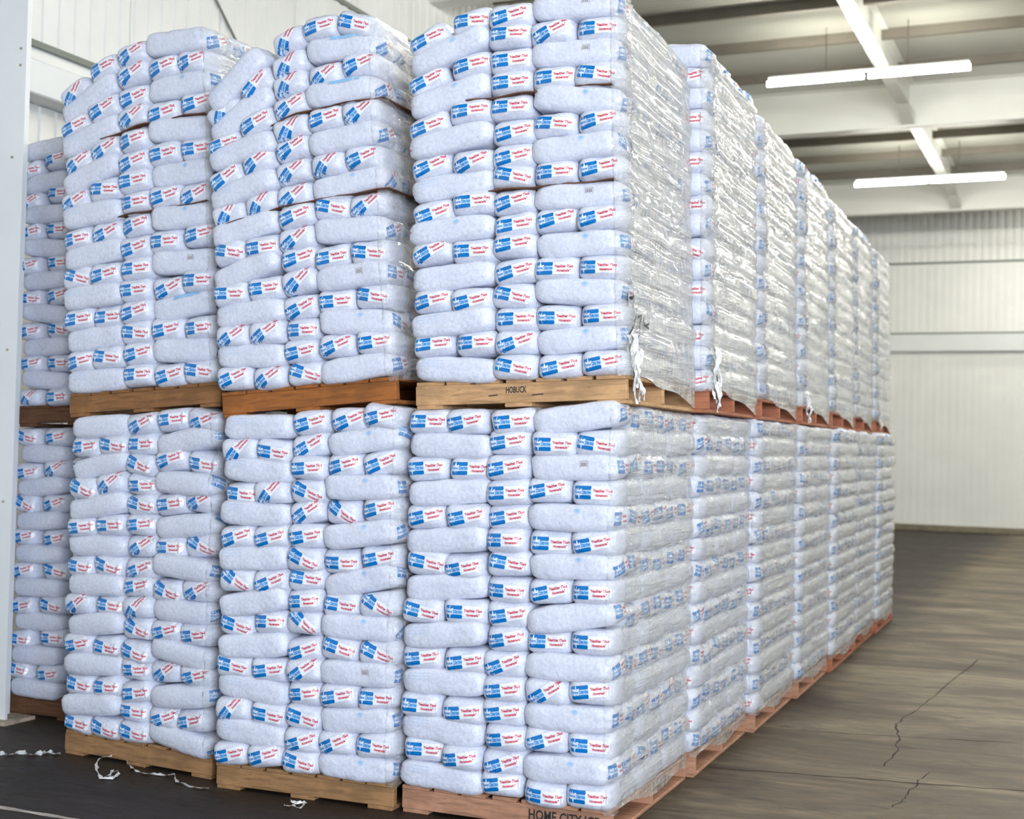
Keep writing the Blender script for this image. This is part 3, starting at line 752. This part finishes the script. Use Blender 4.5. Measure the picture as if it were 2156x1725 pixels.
for Ld in (L2, U2, L3, U3):
    if Ld is L3: nm = 'left lower stack'
    else: nm = Ld.name
    film(Ld, 'film_thin', 'clear stretch wrap in the narrow gap on the right side of the %s' % nm, zl_lower, 0.0, ny=24)

# ------------------------------------------------------------------ brown paper slip sheets between tiers of the upper stacks, loose strands of wrap
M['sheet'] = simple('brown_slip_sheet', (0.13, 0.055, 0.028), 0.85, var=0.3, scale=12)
def slip_sheet(load, lay, x0, x1, ylo, label):
    V = []; F = []; nx, ny = 16, 5; zr = lay / 16
    for k in (0, 1):
        for j in range(ny + 1):
            for i in range(nx + 1):
                x = x0 + (x1 - x0) * i / nx; y = ylo + (1.20 - ylo) * j / ny; z = PH + lay * load.h + load.dz(x, zr) + (0.003 if k else -0.002) + 0.004 * math.sin(x * 23 + lay)
                V.append(load.mtx @ Vector((x + load.lean * zr, y + 0.006 * math.sin(x * 17), z)))
    n1 = (nx + 1) * (ny + 1)
    for j in range(ny):
        for i in range(nx): a = j * (nx + 1) + i; F += [(a, a + nx + 1, a + nx + 2, a + 1), (a + n1, a + 1 + n1, a + nx + 2 + n1, a + nx + 1 + n1)]
    for i in range(nx):
        for b in (i, ny * (nx + 1) + i): F.append((b, b + 1, b + 1 + n1, b + n1))
    for j in range(ny):
        for b in (j * (nx + 1), j * (nx + 1) + nx): F.append((b, b + nx + 1, b + nx + 1 + n1, b + n1))
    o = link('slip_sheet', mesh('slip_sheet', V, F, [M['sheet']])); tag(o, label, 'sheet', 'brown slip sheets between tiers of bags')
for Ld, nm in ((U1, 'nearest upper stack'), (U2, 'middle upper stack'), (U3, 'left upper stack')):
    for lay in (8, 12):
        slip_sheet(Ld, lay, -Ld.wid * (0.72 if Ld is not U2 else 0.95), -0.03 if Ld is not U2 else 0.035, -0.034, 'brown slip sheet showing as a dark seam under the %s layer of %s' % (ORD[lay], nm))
def strand(load, px, wid, label):
    bv = BVHTree.FromPolygons([Vector(v) for v in np.vstack(load.tris_v)], load.tris_f); P3 = []
    for a, b in zip(px[:-1], px[1:]):
        for k in range(6):
            x = a[0] + (b[0] - a[0]) * k / 6; y = a[1] + (b[1] - a[1]) * k / 6
            d = (fw * FPX + rt * (x - 1078) - up * (y - 862.5)).normalized(); hit, nn, i, ds = bv.ray_cast(EYE, d)
            if hit is not None: P3.append(hit)
    m = min(p.y for p in P3); P3 = [Vector((p.x, 0.4 * p.y + 0.6 * m - 0.012, p.z)) for p in P3]; V = []; F = []
    for i, p in enumerate(P3):
        d = (P3[min(len(P3) - 1, i + 1)] - P3[max(0, i - 1)]).normalized(); sd = d.cross(Vector((0, 1, 0))).normalized() * wid * (0.7 + 0.3 * math.sin(i * 1.7)) / 2
        V += [p - sd, p + Vector((0, -0.004, 0)), p + sd]
        if i: a = 3 * i; F += [(a - 3, a - 2, a + 1, a), (a - 2, a - 1, a + 2, a + 1)]
    o = link('wrap_strand', mesh('wrap_strand', V, F, [M['film_thin']], True)); tag(o, label, 'wrap strand', 'loose strands of wrap across the fronts')
strand(L3, [(262, 1142), (300, 1178), (335, 1210), (372, 1250)], 0.022, 'loose strand of clear wrap running diagonally down the left lower stack')
strand(L2, [(590, 1150), (650, 1198), (700, 1235), (742, 1278)], 0.022, 'loose strand of clear wrap running diagonally down the middle lower stack')
strand(L1, [(1212, 1188), (1204, 1206), (1211, 1234), (1222, 1262)], 0.014, 'short white strand of wrap hanging on the nearest lower stack')

# ------------------------------------------------------------------ stencilled letters on the pallets
def stencil(par, body, x0, x1, z0, z1):
    V2, F = text_polys(body, 1, 0, 0.02); V2 = fit(V2, x0, x1, z0, z1)
    link('stencil_lettering', mesh('stencil_lettering', [(a, -0.0012, b) for a, b in V2], F, [M['black']]), par)
stencil(PAL['nearest lower stack'], 'HOME CITY ICE', -0.385, -0.055, 0.045, 0.092)
stencil(PAL['nearest upper stack'], 'HOBUCK', -0.565, -0.465, 0.062, 0.092)
for (xa, xb, z) in ((-0.65, -0.605, 0.050), (-0.44, -0.385, 0.048)):
    link('scuff_mark', mesh('scuff_mark', [(xa, -0.0012, z), (xb, -0.0012, z + 0.003), (xb, -0.0012, z + 0.008), (xa, -0.0012, z + 0.005)], [(0, 1, 2, 3)], [M['black']]), PAL['nearest upper stack'])

# ------------------------------------------------------------------ litter of torn wrap on the floor
def ribbon(name, pts, wid, label, seed=0):
    rg = random.Random(seed); P3 = []
    for i in range(len(pts) - 1):
        a = Vector(pts[i]); b = Vector(pts[i + 1])
        for k in range(5): P3.append(a.lerp(b, k / 5) + Vector((rg.uniform(-1, 1), rg.uniform(-1, 1), 0)) * 0.003)
    P3.append(Vector(pts[-1])); V = []; F = []
    for i, p in enumerate(P3):
        d = (P3[min(len(P3) - 1, i + 1)] - P3[max(0, i - 1)]).normalized(); s = d.cross(Vector((0, 0, 1))); s = s.normalized() if s.length > 0.01 else Vector((1, 0, 0))
        tw = 0.9 + 0.7 * math.sin(i * 0.8 + seed); s = (s * math.cos(tw) + Vector((0, 0, 1)) * abs(math.sin(tw))) * wid * rg.uniform(0.6, 1.2) / 2
        V += [p - s * 0.6 + Vector((0, 0, 0.006 + abs(s.z) * 0.6)), p + Vector((0, 0, 0.010)), p + s + Vector((0, 0, 0.006))]
        if i: a = 3 * i; F += [(a - 3, a - 2, a + 1, a), (a - 2, a - 1, a + 2, a + 1)]
    o = link(name, mesh(name, V, F, [M['film_scrap']], True)); tag(o, label, 'scrap', 'scraps of torn wrap on the floor'); return o
def fp(px, py, z=0.0): q = floor_pt(px, py); return (q[0], q[1], z)
ribbon('wrap_scrap', [fp(252, 1632), fp(236, 1644), fp(212, 1642), fp(203, 1628), fp(202, 1614, 0.01), fp(215, 1606, 0.02), fp(240, 1604, 0.02), fp(262, 1606, 0.01), fp(276, 1618), fp(285, 1628), fp(310, 1633), fp(345, 1637), fp(366, 1634), fp(374, 1650), fp(400, 1661), fp(440, 1664)], 0.026, 'curled white wrap ribbon trailing in front of the left lower pallet', 3)
ribbon('wrap_scrap', [fp(225, 1638), fp(238, 1628), fp(250, 1630), fp(245, 1640)], 0.03, 'small crumpled wrap scrap inside the loop of the curled ribbon', 5)
ribbon('wrap_scrap', [fp(0, 1594), fp(30, 1591), fp(60, 1592), fp(85, 1594), (fp(98, 1589)), fp(112, 1590), fp(128, 1593)], 0.05, 'pale torn wrap strip on the floor near the white column foot', 8)
ribbon('wrap_scrap', [fp(598, 1700), fp(618, 1701), fp(630, 1706), fp(642, 1699), fp(640, 1694), fp(626, 1696), fp(612, 1692)], 0.025, 'small white wrap knot on the floor before the middle lower pallet', 9)
print('stuff faces', len(SF), 'objects', len(bpy.data.objects))
